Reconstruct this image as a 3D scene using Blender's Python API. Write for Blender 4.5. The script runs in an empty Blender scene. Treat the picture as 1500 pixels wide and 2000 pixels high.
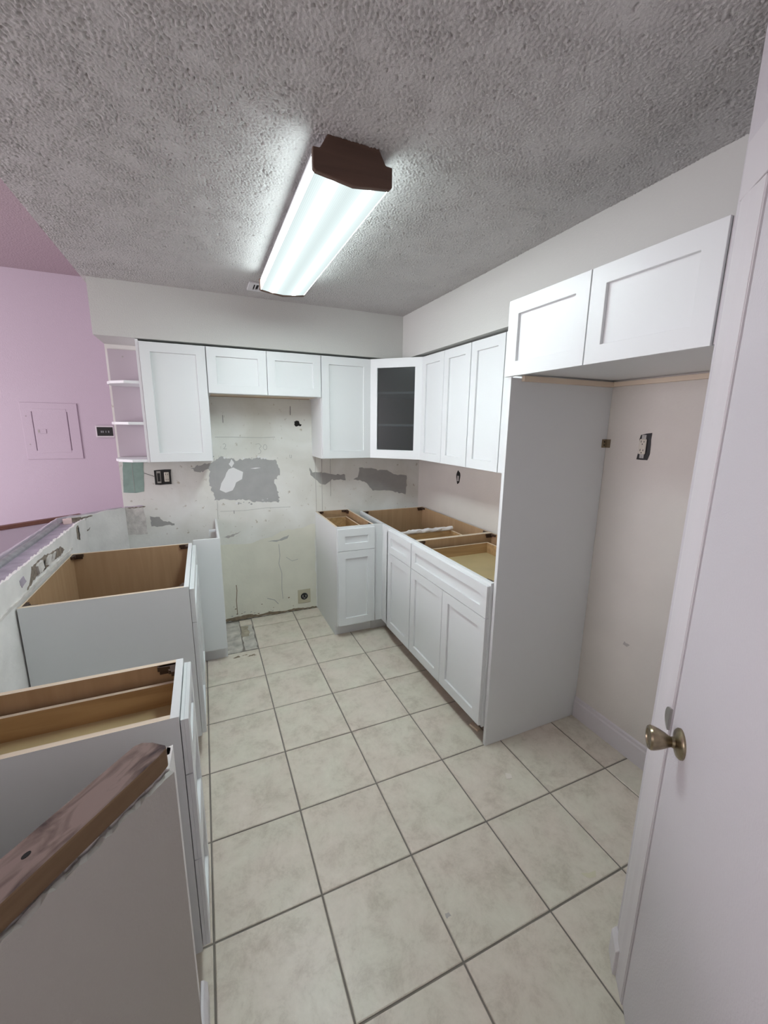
import bpy, bmesh, math, random
import numpy as np
from mathutils import Vector, Matrix
C = bpy.data.collections.new('scene'); bpy.context.scene.collection.children.link(C)
SC = bpy.context.scene
random.seed(7)
# ---------------------------------------------------------------- camera
CAM=(-1.8291,-3.3764,1.5975); yaw,pitch,roll=0.4131,-0.2068,0.0120; FPX=802.48
cy_,sy_=math.cos(yaw),math.sin(yaw); cp_,sp_=math.cos(pitch),math.sin(pitch)
F_=Vector((sy_*cp_,cy_*cp_,sp_)); R_=Vector((cy_,-sy_,0)); U_=R_.cross(F_)
R2=R_*math.cos(roll)+U_*math.sin(roll); U2=-R_*math.sin(roll)+U_*math.cos(roll)
cam=bpy.data.cameras.new('camera'); co=bpy.data.objects.new('camera',cam); C.objects.link(co)
co.matrix_world=Matrix(((R2.x,U2.x,-F_.x,CAM[0]),(R2.y,U2.y,-F_.y,CAM[1]),(R2.z,U2.z,-F_.z,CAM[2]),(0,0,0,1)))
cam.sensor_fit='VERTICAL'; cam.sensor_height=36; cam.sensor_width=27; cam.lens=FPX/2000*36; cam.clip_start=.02
SC.camera=co
# ---------------------------------------------------------------- light
W=bpy.data.worlds.new('world'); SC.world=W; W.use_nodes=True
bg=W.node_tree.nodes['Background']; bg.inputs[0].default_value=(1,.945,.89,1); bg.inputs[1].default_value=.56
SC.view_settings.view_transform='Standard'; SC.view_settings.look='None'; SC.view_settings.gamma=1
SC.view_settings.use_curve_mapping=False; SC.view_settings.exposure=.30
LAMP=21.5
def area(name,loc,rot,sx,sy,power,col):
    l=bpy.data.lights.new(name,'AREA'); l.shape='RECTANGLE'; l.size=sx; l.size_y=sy; l.energy=power; l.color=col
    o=bpy.data.objects.new(name,l); C.objects.link(o); o.location=loc; o.rotation_euler=rot
# daylight from the windows of the open-plan pink room, left of the frame
area('pink_room_window_light',(-5.3,-1.2,1.5),(0,math.radians(-90),0),1.6,2.2,66,(1,.90,1))
# ---------------------------------------------------------------- materials
def mat(name,col,rough=.5,metal=0,bump=0,bscale=50,var=0,vscale=4,spec=.5,detail=4):
    m=bpy.data.materials.new(name); m.use_nodes=True; n=m.node_tree.nodes; l=m.node_tree.links
    b=n['Principled BSDF']; b.inputs['Base Color'].default_value=(*col,1); b.inputs['Roughness'].default_value=rough
    b.inputs['Metallic'].default_value=metal; b.inputs['Specular IOR Level'].default_value=spec
    if var or bump:
        g=n.new('ShaderNodeNewGeometry')
    if var:
        t=n.new('ShaderNodeTexNoise'); t.inputs['Scale'].default_value=vscale; t.inputs['Detail'].default_value=detail
        l.new(g.outputs['Position'],t.inputs['Vector'])
        r=n.new('ShaderNodeValToRGB'); r.color_ramp.elements[0].position=.3; r.color_ramp.elements[1].position=.7
        r.color_ramp.elements[0].color=(*[c*(1-var) for c in col],1); r.color_ramp.elements[1].color=(*[min(1,c*(1+var)) for c in col],1)
        l.new(t.outputs['Fac'],r.inputs[0]); l.new(r.outputs[0],b.inputs['Base Color'])
    if bump:
        t=n.new('ShaderNodeTexNoise'); t.inputs['Scale'].default_value=bscale; t.inputs['Detail'].default_value=3
        l.new(g.outputs['Position'],t.inputs['Vector'])
        u=n.new('ShaderNodeBump'); u.inputs['Distance'].default_value=bump; u.inputs['Strength'].default_value=1
        l.new(t.outputs['Fac'],u.inputs['Height']); l.new(u.outputs[0],b.inputs['Normal'])
    return m
def wood(name,c1,c2,rough=.55,axis=2,scale=1.0,contrast=.35):
    m=bpy.data.materials.new(name); m.use_nodes=True; n=m.node_tree.nodes; l=m.node_tree.links; b=n['Principled BSDF']
    tc=n.new('ShaderNodeTexCoord'); mp=n.new('ShaderNodeMapping'); s=[14*scale]*3; s[axis]=1.2*scale; mp.inputs['Scale'].default_value=s
    l.new(tc.outputs['Object'],mp.inputs[0]); t=n.new('ShaderNodeTexNoise'); t.inputs['Scale'].default_value=2.2; t.inputs['Detail'].default_value=7
    t.inputs['Distortion'].default_value=.7; l.new(mp.outputs[0],t.inputs['Vector'])
    r=n.new('ShaderNodeValToRGB'); r.color_ramp.elements[0].position=.5-contrast/2; r.color_ramp.elements[1].position=.5+contrast/2
    r.color_ramp.elements[0].color=(*c1,1); r.color_ramp.elements[1].color=(*c2,1)
    l.new(t.outputs['Fac'],r.inputs[0]); l.new(r.outputs[0],b.inputs['Base Color']); b.inputs['Roughness'].default_value=rough
    return m
M={}
M['white']=mat('cabinet_white',(.755,.775,.78),.38)
M['frame']=M['white']
M['wood']=wood('birch_ply_interior',(.38,.24,.13),(.46,.31,.18),.5,2,1.0,.6)
M['woodh']=wood('drawer_wood',(.36,.22,.10),(.50,.33,.165),.5,1)
M['ply']=mat('drawer_bottom_ply',(.50,.39,.21),.5,var=.08,vscale=6)
M['edge']=mat('raw_panel_edge',(.72,.60,.47),.6)
M['rawbrown']=mat('raw_brown_board',(.22,.17,.135),.8,var=.2,vscale=12)
M['bracket']=mat('brown_plastic_bracket',(.045,.022,.012),.4)
M['soffit']=mat('soffit_paint',(.60,.60,.575),.75,bump=.0012,bscale=160)
M['rwall']=mat('right_wall_paint',(.66,.625,.58),.7,bump=.001,bscale=120,var=.05,vscale=2.2)
M['door']=mat('door_paint',(.60,.57,.60),.42,bump=.0007,bscale=220)
M['trim']=mat('trim_paint',(.66,.63,.65),.4)
M['pink']=mat('pink_paint',(.56,.483,.553),.6,bump=.001,bscale=140)
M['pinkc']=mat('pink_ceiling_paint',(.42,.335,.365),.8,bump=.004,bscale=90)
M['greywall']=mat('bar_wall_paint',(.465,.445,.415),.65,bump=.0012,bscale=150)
M['plaster']=mat('broken_plaster',(.66,.63,.60),.9,bump=.004,bscale=60,var=.16,vscale=25)
M['knee']=mat('scuffed_bar_wall',(.77,.75,.73),.8,bump=.002,bscale=50,var=.07,vscale=9)
M['dark']=mat('dark_void',(.012,.011,.010),.9)
M['lath']=mat('torn_brown_paper',(.23,.19,.155),.9,var=.4,vscale=40)
M['mauve']=mat('dusty_mauve_plate',(.40,.35,.42),.8,var=.2,vscale=14)
M['track']=mat('galvanised_track',(.36,.37,.38),.45,metal=.5,var=.15,vscale=30)
M['skim']=mat('grey_skim_coat',(.40,.40,.395),.8,var=.06,vscale=12)
M['skim2']=mat('dark_skim_coat',(.36,.355,.34),.8,var=.06,vscale=12)
M['smear']=mat('white_spackle',(.80,.80,.80),.7)
M['green']=mat('greenboard_patch',(.30,.42,.37),.8,var=.10,vscale=22)
M['pencil']=mat('pencil_line',(.20,.20,.19),.8)
M['pencil2']=mat('pale_pencil_line',(.42,.42,.40),.8)
M['cream']=mat('old_cream_paint',(.73,.715,.62),.8,bump=.0015,bscale=30,var=.05,vscale=5)
M['grime']=mat('brown_grime',(.24,.19,.13),.9,var=.3,vscale=30)
M['black']=mat('black_plastic',(.015,.015,.016),.35)
M['ivory']=mat('ivory_device',(.62,.58,.50),.45)
M['beige']=mat('beige_plate',(.50,.46,.34),.5)
M['steel']=mat('steel',(.45,.44,.42),.35,metal=.9)
M['brass']=mat('antique_brass',(.30,.25,.17),.28,metal=1,var=.25,vscale=60)
M['cap']=wood('dark_oak_cap',(.075,.040,.028),(.12,.065,.045),.55,0)
M['rail']=wood('brown_rail_wood',(.13,.055,.035),(.19,.08,.05),.5,0)
M['plank']=None
M['foam']=mat('white_packing_foam',(.80,.78,.80),.6,bump=.003,bscale=45)
M['pinkb']=mat('pale_pink_block',(.74,.57,.55),.7)
M['grout']=mat('grey_grout',(.21,.19,.165),.9,var=.12,vscale=8)
M['mortar']=mat('old_mortar',(.50,.475,.43),.95,bump=.005,bscale=28,var=.28,vscale=16)
M['rust']=mat('rusty_stain',(.38,.33,.25),.9,var=.25,vscale=30)
M['shelfbounce']=mat('shelf_back_pink_bounce',(.52,.46,.505),.5)  # mauve tint paints the pink room's bounce light into the shelf back
M['chip']=mat('plaster_chip_white',(.78,.72,.66),.8)
M['metalwhite']=mat('white_housing',(.7,.7,.72),.4)
M['smudge']=mat('grey_scuff',(.45,.42,.40),.8)
# tiles
m=mat('beige_floor_tile',(.5,.5,.5),.34,spec=.35); M['tile']=m; n=m.node_tree.nodes; l=m.node_tree.links; b=n['Principled BSDF']
g=n.new('ShaderNodeNewGeometry'); oi=n.new('ShaderNodeObjectInfo'); va=n.new('ShaderNodeVectorMath'); va.operation='ADD'
mu=n.new('ShaderNodeVectorMath'); mu.operation='SCALE'; cx=n.new('ShaderNodeCombineXYZ')
l.new(oi.outputs['Random'],cx.inputs[0]); l.new(oi.outputs['Random'],cx.inputs[2]); l.new(cx.outputs[0],mu.inputs[0]); mu.inputs['Scale'].default_value=9
l.new(g.outputs['Position'],va.inputs[0]); l.new(mu.outputs[0],va.inputs[1])
t=n.new('ShaderNodeTexNoise'); t.inputs['Scale'].default_value=8; t.inputs['Detail'].default_value=12; t.inputs['Roughness'].default_value=.80; t.inputs['Distortion'].default_value=.25
l.new(va.outputs[0],t.inputs['Vector']); r=n.new('ShaderNodeValToRGB'); e=r.color_ramp.elements
e[0].position=.30; e[0].color=(.49,.44,.365,1); e[1].position=.72; e[1].color=(.76,.725,.63,1)
x=r.color_ramp.elements.new(.5); x.color=(.67,.63,.54,1)
l.new(t.outputs['Fac'],r.inputs[0])
th_=n.new('ShaderNodeTexNoise'); th_.inputs['Scale'].default_value=4.5; th_.inputs['Detail'].default_value=3; l.new(va.outputs[0],th_.inputs['Vector'])
rh=n.new('ShaderNodeValToRGB'); rh.color_ramp.elements[0].position=.38; rh.color_ramp.elements[0].color=(1,.945,.955,1); rh.color_ramp.elements[1].position=.62; rh.color_ramp.elements[1].color=(.985,.98,.97,1); l.new(th_.outputs['Fac'],rh.inputs[0])
mh=n.new('ShaderNodeMix'); mh.data_type='RGBA'; mh.blend_type='MULTIPLY'; mh.inputs[0].default_value=1; l.new(r.outputs[0],mh.inputs[6]); l.new(rh.outputs[0],mh.inputs[7]); l.new(mh.outputs[2],b.inputs['Base Color'])
t2=n.new('ShaderNodeTexNoise'); t2.inputs['Scale'].default_value=9; l.new(g.outputs['Position'],t2.inputs['Vector']); bu=n.new('ShaderNodeBump'); bu.inputs['Distance'].default_value=.0008
l.new(t2.outputs['Fac'],bu.inputs['Height']); l.new(bu.outputs[0],b.inputs['Normal'])
# back wall: patchy primer with stains that belong to the wall
m=mat('patched_drywall',(.6,.6,.6),.8); M['bwall']=m; n=m.node_tree.nodes; l=m.node_tree.links; b=n['Principled BSDF']
g=n.new('ShaderNodeNewGeometry'); t=n.new('ShaderNodeTexNoise'); t.inputs['Scale'].default_value=2.6; t.inputs['Detail'].default_value=8; t.inputs['Distortion'].default_value=.5
l.new(g.outputs['Position'],t.inputs['Vector']); r=n.new('ShaderNodeValToRGB'); e=r.color_ramp.elements
e[0].position=.36; e[0].color=(.70,.69,.635,1); e[1].position=.62; e[1].color=(.82,.82,.785,1); l.new(t.outputs['Fac'],r.inputs[0])
t3=n.new('ShaderNodeTexNoise'); t3.inputs['Scale'].default_value=26; t3.inputs['Detail'].default_value=6; l.new(g.outputs['Position'],t3.inputs['Vector'])
r3=n.new('ShaderNodeValToRGB'); r3.color_ramp.elements[0].position=.27; r3.color_ramp.elements[0].color=(.62,.57,.50,1); r3.color_ramp.elements[1].position=.36; r3.color_ramp.elements[1].color=(1,1,1,1)
l.new(t3.outputs['Fac'],r3.inputs[0]); mx=n.new('ShaderNodeMix'); mx.data_type='RGBA'; mx.blend_type='MULTIPLY'; mx.inputs[0].default_value=1
l.new(r.outputs[0],mx.inputs[6]); l.new(r3.outputs[0],mx.inputs[7]); l.new(mx.outputs[2],b.inputs['Base Color'])
bu=n.new('ShaderNodeBump'); bu.inputs['Distance'].default_value=.002; l.new(t3.outputs['Fac'],bu.inputs['Height']); l.new(bu.outputs[0],b.inputs['Normal'])
# plank
m=mat('stained_old_lumber_top',(.3,.2,.15),.75); M['plank']=m; n=m.node_tree.nodes; l=m.node_tree.links; b=n['Principled BSDF']
tc=n.new('ShaderNodeTexCoord'); mp=n.new('ShaderNodeMapping'); mp.inputs['Scale'].default_value=(6,19,6); l.new(tc.outputs['Object'],mp.inputs[0])
t=n.new('ShaderNodeTexNoise'); t.inputs['Scale'].default_value=1.6; t.inputs['Detail'].default_value=7; t.inputs['Distortion'].default_value=.6; l.new(mp.outputs[0],t.inputs['Vector'])
r=n.new('ShaderNodeValToRGB'); e=r.color_ramp.elements; e[0].position=.40; e[0].color=(.050,.030,.031,1); e[1].position=.60; e[1].color=(.235,.165,.145,1)
x=e.new(.49); x.color=(.13,.085,.072,1)
l.new(t.outputs['Fac'],r.inputs[0]); l.new(r.outputs[0],b.inputs['Base Color'])
M['plankside']=wood('lumber_side',(.15,.088,.045),(.22,.14,.075),.7,0)
# popcorn ceiling
M['popcorn']=mat('popcorn_ceiling',(.55,.535,.53),.95,bump=.002,bscale=220,var=.04,vscale=150)
# glowing lens: two tubes behind a prismatic sheet
m=bpy.data.materials.new('lit_prismatic_lens'); m.use_nodes=True; M['lens']=m; n=m.node_tree.nodes; l=m.node_tree.links; n.clear()
out=n.new('ShaderNodeOutputMaterial'); em=n.new('ShaderNodeEmission'); l.new(em.outputs[0],out.inputs[0])
tc=n.new('ShaderNodeTexCoord'); sx=n.new('ShaderNodeSeparateXYZ'); l.new(tc.outputs['Object'],sx.inputs[0])
def mth(op,a,bv=None,c=None):
    q=n.new('ShaderNodeMath'); q.operation=op
    for i,v in enumerate((a,bv,c)):
        if v is None: continue
        if isinstance(v,(int,float)): q.inputs[i].default_value=v
        else: l.new(v,q.inputs[i])
    return q.outputs[0]
ax=mth('ABSOLUTE',sx.outputs[0]); dd=mth('SUBTRACT',ax,.060); q2=mth('MULTIPLY',dd,dd); gs=mth('EXPONENT',mth('MULTIPLY',q2,-1/(2*.0062**2)))
gs2=mth('EXPONENT',mth('MULTIPLY',q2,-1/(2*.026**2))); ay=mth('ABSOLUTE',sx.outputs[1]); endf=mth('SMOOTHSTEP',.62,.44,ay) if False else None
mr=n.new('ShaderNodeMapRange'); mr.interpolation_type='SMOOTHSTEP'; l.new(ay,mr.inputs[0]); mr.inputs[1].default_value=.40; mr.inputs[2].default_value=.60; mr.inputs[3].default_value=1; mr.inputs[4].default_value=.02
side=mth('MULTIPLY',mth('GREATER_THAN',ax,.1175),8)
st=mth('ADD',mth('ADD',mth('MULTIPLY',mth('MULTIPLY',gs,mr.outputs[0]),LAMP*7.6),mth('ADD',mth('MULTIPLY',gs2,.26),.74)),side)
wv=n.new('ShaderNodeTexWave'); wv.wave_type='BANDS'; wv.bands_direction='Y'; wv.inputs['Scale'].default_value=55; l.new(tc.outputs['Object'],wv.inputs['Vector'])
wv2=n.new('ShaderNodeTexWave'); wv2.wave_type='BANDS'; wv2.bands_direction='X'; wv2.inputs['Scale'].default_value=55; l.new(tc.outputs['Object'],wv2.inputs['Vector'])
wf=mth('ADD',mth('MULTIPLY',mth('MULTIPLY',wv.outputs['Fac'],wv2.outputs['Fac']),.16),.92)
l.new(mth('MULTIPLY',st,wf),em.inputs['Strength']); em.inputs[0].default_value=(.85,.98,.98,1)
# frosted dark glass
m=mat('frosted_dark_glass',(.045,.052,.052),.3); M['glass']=m; n=m.node_tree.nodes; l=m.node_tree.links; b=n['Principled BSDF']
tr=n.new('ShaderNodeBsdfTransparent'); tr.inputs[0].default_value=(.75,.78,.78,1); ms=n.new('ShaderNodeMixShader'); ms.inputs[0].default_value=.55
l.new(b.outputs[0],ms.inputs[1]); l.new(tr.outputs[0],ms.inputs[2]); l.new(ms.outputs[0],n['Material Output'].inputs[0])
# ---------------------------------------------------------------- mesh helpers
class MB:
    def __init__(s): s.v=[]; s.f=[]; s.m=[]
    def box(s,x0,x1,y0,y1,z0,z1,m=0,mx0=None,mx1=None,my0=None,my1=None,mz0=None,mz1=None):
        if x0>x1:x0,x1=x1,x0
        if y0>y1:y0,y1=y1,y0
        if z0>z1:z0,z1=z1,z0
        k=len(s.v); s.v+=[(x,y,z) for z in (z0,z1) for y in (y0,y1) for x in (x0,x1)]
        for f,mm in (((0,2,3,1),mz0),((4,5,7,6),mz1),((0,1,5,4),my0),((2,6,7,3),my1),((0,4,6,2),mx0),((1,3,7,5),mx1)):
            s.f.append([k+i for i in f]); s.m.append(m if mm is None else mm)
        return s
    def prism(s,poly,ax,a0,a1,m=0,mcap0=None,mcap1=None,mside=None):
        # poly in the other two axes (order xyz minus ax)
        a=0
        for i in range(len(poly)):
            p,q=poly[i],poly[(i+1)%len(poly)]; a+=p[0]*q[1]-p[1]*q[0]
        if a<0: poly=poly[::-1]; mside=mside[::-1][1:]+mside[::-1][:1] if isinstance(mside,list) else mside
        def P(p,t): return (t,p[0],p[1]) if ax==0 else ((p[0],t,p[1]) if ax==1 else (p[0],p[1],t))
        if a0>a1: a0,a1=a1,a0; mcap0,mcap1=mcap1,mcap0
        k=len(s.v); N=len(poly); s.v+=[P(p,a0) for p in poly]+[P(p,a1) for p in poly]
        fl=(ax==1)
        def add(f,mm):
            s.f.append(f[::-1] if fl else f); s.m.append(m if mm is None else mm)
        add([k+i for i in range(N)][::-1],mcap0); add([k+N+i for i in range(N)],mcap1)
        for i in range(N):
            j=(i+1)%N; add([k+i,k+j,k+N+j,k+N+i],(mside[i] if isinstance(mside,list) else mside))
        return s
    def ring(s,x0,x1,z0,z1,w,y0,y1,m=0,ch=.0012):
        # shaker frame: y0 = front, y1 = back; inner opening slightly chamfered
        o=[(x0,z0),(x1,z0),(x1,z1),(x0,z1)]; i=[(x0+w,z0+w),(x1-w,z0+w),(x1-w,z1-w),(x0+w,z1-w)]
        j=[(x0+w+ch,z0+w+ch),(x1-w-ch,z0+w+ch),(x1-w-ch,z1-w-ch),(x0+w+ch,z1-w-ch)]
        k=len(s.v)
        s.v+=[(a,y0,b) for a,b in o]+[(a,y0,b) for a,b in i]+[(a,y1,b) for a,b in j]+[(a,y1,b) for a,b in o]
        for q in range(4):
            r=(q+1)%4
            for f in ([k+q,k+r,k+4+r,k+4+q],[k+4+q,k+4+r,k+8+r,k+8+q],[k+8+q,k+8+r,k+12+r,k+12+q],[k+12+q,k+12+r,k+r,k+q]):
                s.f.append(f); s.m.append(m)
        return s
    def lathe(s,prof,ax=1,c=(0,0,0),seg=28,m=0):
        k=len(s.v)
        for (r,t) in prof:
            for i in range(seg):
                a=2*math.pi*i/seg; u,w=r*math.cos(a),r*math.sin(a)
                p=(t,u,w) if ax==0 else ((u,t,w) if ax==1 else (u,w,t))
                s.v.append((p[0]+c[0],p[1]+c[1],p[2]+c[2]))
        for j in range(len(prof)-1):
            for i in range(seg):
                i2=(i+1)%seg; s.f.append([k+j*seg+i,k+j*seg+i2,k+(j+1)*seg+i2,k+(j+1)*seg+i]); s.m.append(m)
        s.f.append([k+i for i in range(seg)]); s.m.append(m); s.f.append([k+(len(prof)-1)*seg+i for i in range(seg)]); s.m.append(m)
        return s
    def xf(s,fn): s.v=[fn(p) for p in s.v]; return s
    def mesh(s,name,mats,smooth=False):
        me=bpy.data.meshes.new(name); me.from_pydata(s.v,[],s.f)
        for mm in (mats if isinstance(mats,(list,tuple)) else [mats]): me.materials.append(M[mm])
        for p,mi in zip(me.polygons,s.m): p.material_index=mi; p.use_smooth=smooth
        bm=bmesh.new(); bm.from_mesh(me); bmesh.ops.recalc_face_normals(bm,faces=bm.faces); bm.to_mesh(me); bm.free()
        return me
    def build(s,name,mats,parent=None,bevel=0,smooth=False,seg=1):
        o=bpy.data.objects.new(name,s.mesh(name,mats,smooth)); C.objects.link(o)
        if parent: o.parent=parent
        if bevel:
            b=o.modifiers.new('bevel','BEVEL'); b.width=bevel; b.segments=seg; b.limit_method='ANGLE'; b.angle_limit=math.radians(40)
        if smooth and not bevel:
            try: o.data.set_sharp_from_angle(angle=math.radians(35))
            except Exception: pass
        return o
def thing(name,label,cat,loc=(0,0,0),rz=0,group=None):
    o=bpy.data.objects.new(name,None); C.objects.link(o); o.location=loc; o.rotation_euler=(0,0,rz); o.empty_display_size=.05
    return tag(o,label,cat,group)
def tag(o,label,cat,group=None):
    o['label']=label; o['category']=cat
    if group:o['group']=group
    return o
def struct(o): o['kind']='structure'; return o
def ragged(pts,step=.02,j=.006,seed=1):
    rd=random.Random(seed); out=[]
    for i in range(len(pts)):
        a,b=pts[i],pts[(i+1)%len(pts)]; L=math.dist(a,b); nn=max(1,int(L/step))
        for k in range(nn):
            t=k/nn; out.append((a[0]+(b[0]-a[0])*t+rd.uniform(-j,j),a[1]+(b[1]-a[1])*t+rd.uniform(-j,j)))
    return out
# ---------------------------------------------------------------- room dimensions
H=2.426; SB=.3185; SR=.3474; ZT=2.105; XE=-2.377; BH=.876; TK=.10
PT=.3486; TX=-1.9088; TY=-.8721
# floor ------------------------------------------------------------------
fl=struct(MB().box(-6,.15,-5.2,1.0,-.15,-.004).build('floor','grout'))
gap=.0032; tilemeshes={}
def tile(x0,x1,y0,y1,nm='tile',mt='tile',dz=0):
    w,h=round(x1-x0,4),round(y1-y0,4)
    if w<.015 or h<.015: return
    key=(w,h,mt)
    if key not in tilemeshes:
        e=.0025; a,b2=w/2,h/2; q=MB(); z0,z1=-.008,0
        k=[(-a,-b2,z0),(a,-b2,z0),(a,b2,z0),(-a,b2,z0),(-a,-b2,z1-.002),(a,-b2,z1-.002),(a,b2,z1-.002),(-a,b2,z1-.002),(-a+e,-b2+e,z1),(a-e,-b2+e,z1),(a-e,b2-e,z1),(-a+e,b2-e,z1)]
        q.v=k
        for s0 in (0,4):
            for i in range(4):
                j=(i+1)%4; q.f.append([s0+i,s0+j,s0+4+j,s0+4+i]); q.m.append(0)
        q.f.append([8,9,10,11]); q.m.append(0); q.f.append([3,2,1,0]); q.m.append(0)
        tilemeshes[key]=q.mesh('tile',mt)
    o=bpy.data.objects.new(nm,tilemeshes[key]); C.objects.link(o); o.parent=fl; o.location=((x0+x1)/2,(y0+y1)/2,dz+random.uniform(-.0004,.0004))
    return o
xs=[TX+PT*i for i in range(-3,6)]; ys=[TY+PT*j for j in range(3,-9,-1)]
for i in range(len(xs)):
    x0=xs[i]; x1=x0+PT
    x1=min(x1,-.002)
    for yt in ys:
        y1=min(yt,-.004); y0=yt-PT
        if y1-y0<.02 or x1-x0<.02: continue
        if x0<-2.68+.3 and yt>-.2: pass
        if abs(x0-TX)<.01 and y0>-.56 and y0<-.17:
            continue
        tile(x0+gap,x1-gap,max(y0,-5)+gap,y1-gap)
# damaged floor next to the range space: cut strips, bare mortar
ya,yb=-.5235,-.012
tile(-1.655,-1.563,-.115,-.016); tile(-1.905,-1.775,ya,-.175); tile(-1.905,-1.775,-.17,-.016)
mo=MB().prism(ragged([(-1.772,-.515),(-1.668,-.515),(-1.660,-.03),(-1.772,-.02)],.03,.004,3),2,-.008,-.0015).build('bare_mortar_patch','mortar',fl)
mo2=MB().prism(ragged([(-1.656,-.515),(-1.567,-.515),(-1.565,-.125),(-1.648,-.122)],.03,.005,5),2,-.008,-.0005).build('broken_tile_piece','mortar',fl)
mo3=MB().prism(ragged([(-1.657,-.30),(-1.60,-.31),(-1.60,-.13),(-1.65,-.125)],.03,.006,9),2,-.004,.001).build('rusty_stain','rust',fl)
for i,(x,y,s) in enumerate([(-1.62,-.60,.03),(-1.66,-.575,.02),(-1.72,-.585,.022)]):
    MB().prism(ragged([(x-s,y-s*.4),(x+s,y-s*.1),(x+s*.7,y+s*.5),(x-s*.3,y+s*.2)],.008,.006,i+20),2,-.0008,.0009).build('floor_stain','grime',fl)
M['ystain']=mat('yellow_stain',(.64,.60,.45),.5)
MB().prism(ragged([(-.668,-2.573),(-.640,-2.578),(-.612,-2.583),(-.628,-2.600),(-.650,-2.598)],.012,.004,8),2,-.0008,.00055).build('yellow_stain','ystain',fl)
# ceiling ----------------------------------------------------------------
def popcorn():
    x0,x1,y0,y1=-2.404,0,-3.4,0; st=.0034; nx=int((x1-x0)/st); ny=int((y1-y0)/st)
    rng=np.random.default_rng(3)
    a=rng.standard_normal((ny,nx)); fy=np.fft.fftfreq(ny,st)[:,None]; fx=np.fft.rfftfreq(nx,st)[None,:]
    f=np.sqrt(fx*fx+fy*fy); A=np.fft.rfft2(a)
    h=np.fft.irfft2(A*np.exp(-((f-92)/42)**2),s=(ny,nx)); h/=h.std(); B_=np.fft.rfft2(rng.standard_normal((ny,nx))); p=np.fft.irfft2(B_*np.exp(-(f/82)**2),s=(ny,nx)); p/=p.std()
    h2=np.fft.irfft2(A*np.exp(-(f/9)**2),s=(ny,nx)); h2/=h2.std()
    d=np.clip(h,-1.8,1.6)*.0013*(1+.25*h2)-np.clip(p-1.45,0,.8)*.0065
    X,Y=np.meshgrid(np.linspace(x0,x1,nx),np.linspace(y0,y1,ny)); Z=H-.006-d
    co_=np.stack([X,Y,Z],-1).reshape(-1,3).astype(np.float32)
    idx=np.arange(nx*ny).reshape(ny,nx); q=np.stack([idx[:-1,:-1],idx[1:,:-1],idx[1:,1:],idx[:-1,1:]],-1).reshape(-1,4).astype(np.int32)
    me=bpy.data.meshes.new('ceiling'); me.vertices.add(len(co_)); me.vertices.foreach_set('co',co_.ravel())
    me.loops.add(q.size); me.loops.foreach_set('vertex_index',q.ravel()); me.polygons.add(len(q)); me.polygons.foreach_set('loop_start',np.arange(0,q.size,4,dtype=np.int32))
    me.polygons.foreach_set('use_smooth',np.ones(len(q),dtype=bool)); me.update(); me.validate(); me.materials.append(M['popcorn'])
    o=bpy.data.objects.new('ceiling',me); C.objects.link(o); struct(o)
    MB().box(x0,.12,-4.9,.12,H+.002,H+.03).build('ceiling_board','soffit',o)
    MB().box(x0,.12,-4.9,-3.4,H-.004,H+.001).build('ceiling_smooth_strip','soffit',o)
popcorn()
# walls ------------------------------------------------------------------
wb=struct(MB().box(XE,.12,0,.12,0,H,0,mx0=1).build('wall_back',['bwall','pink']))
wr=struct(MB().box(0,.12,-2.885,0,0,H).build('wall_right','rwall'))
s1=struct(MB().box(XE,-SR+.0,-SB,-.0005,ZT,H-.001,0,mx0=0).build('trim_1','soffit'))
s2=struct(MB().box(-SR,-.0005,-2.782,-.0005,ZT,H-.001).build('trim_2','soffit'))
# baseboard in refrigerator alcove
struct(MB().prism([(-.0005,0),(-.014,0),(-.014,.092),(-.009,.10),(-.009,.114),(-.0005,.120)],1,-2.782,-1.932).build('baseboard_right','trim'))
# alcove return + 45 degree door wall
P0=Vector((-.765,-2.776)); D=Vector((-.690,-.724)).normalized(); N=Vector((-D.y*-1,D.x)) ; N=Vector((D.y,-D.x)) # toward kitchen
if N.dot(Vector((CAM[0],CAM[1]))-P0)<0: N=-N
def dw(p): # local (along, out, z) -> world
    q=P0+D*p[0]+N*p[1]; return (q.x,q.y,p[2])
G0,G1,DZ=.132,.897,2.05
wd=MB().prism([(0,-2.783),(-.760,-2.783),(-.730,-2.885),(0,-2.885)],2,0,H)
w2=MB()
w2.box(0,G0-.012,-.11,0,0,H); w2.box(G1+.012,2.0,-.11,0,0,H); w2.box(G0-.012,G1+.012,-.11,0,DZ+.012,H); w2.xf(dw)
k=len(wd.v); wd.v+=w2.v; wd.f+=[[i+k for i in f] for f in w2.f]; wd.m+=w2.m
struct(wd.build('wall_door_side','door'))
door=struct(MB().box(G0+.0015,G1,-.040,-.0015,.006,DZ).xf(dw).build('door_1','door',bevel=.0015))
cs=MB(); prof=[(0,0),(0,.010),(.012,.014),(.045,.011),(.052,.008),(.058,.006),(.058,0)]
cs2=MB()
CP=[(0,0),(0,.0022),(.03,.003),(.05,.0048),(.085,.0052),(.098,.004),(.104,.002),(.104,0)]
cs2.prism([(G0-.006-a,o_) for a,o_ in CP],2,0,DZ+.006)
cs2.prism([(G1+.006+a,o_) for a,o_ in CP],2,0,DZ+.006)
cs2.box(G0-.110,G1+.110,0,.0052,DZ+.006,DZ+.110)
struct(cs2.xf(dw).build('trim_3','trim',bevel=.001))
jm=MB().box(G0-.012,G0-.002,-.11,.0005,0,DZ+.01).box(G1+.002,G1+.012,-.11,.0005,0,DZ+.01).box(G0-.012,G1+.012,-.11,.0005,DZ+.002,DZ+.012).xf(dw)
struct(jm.build('trim_4','trim'))
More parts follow.
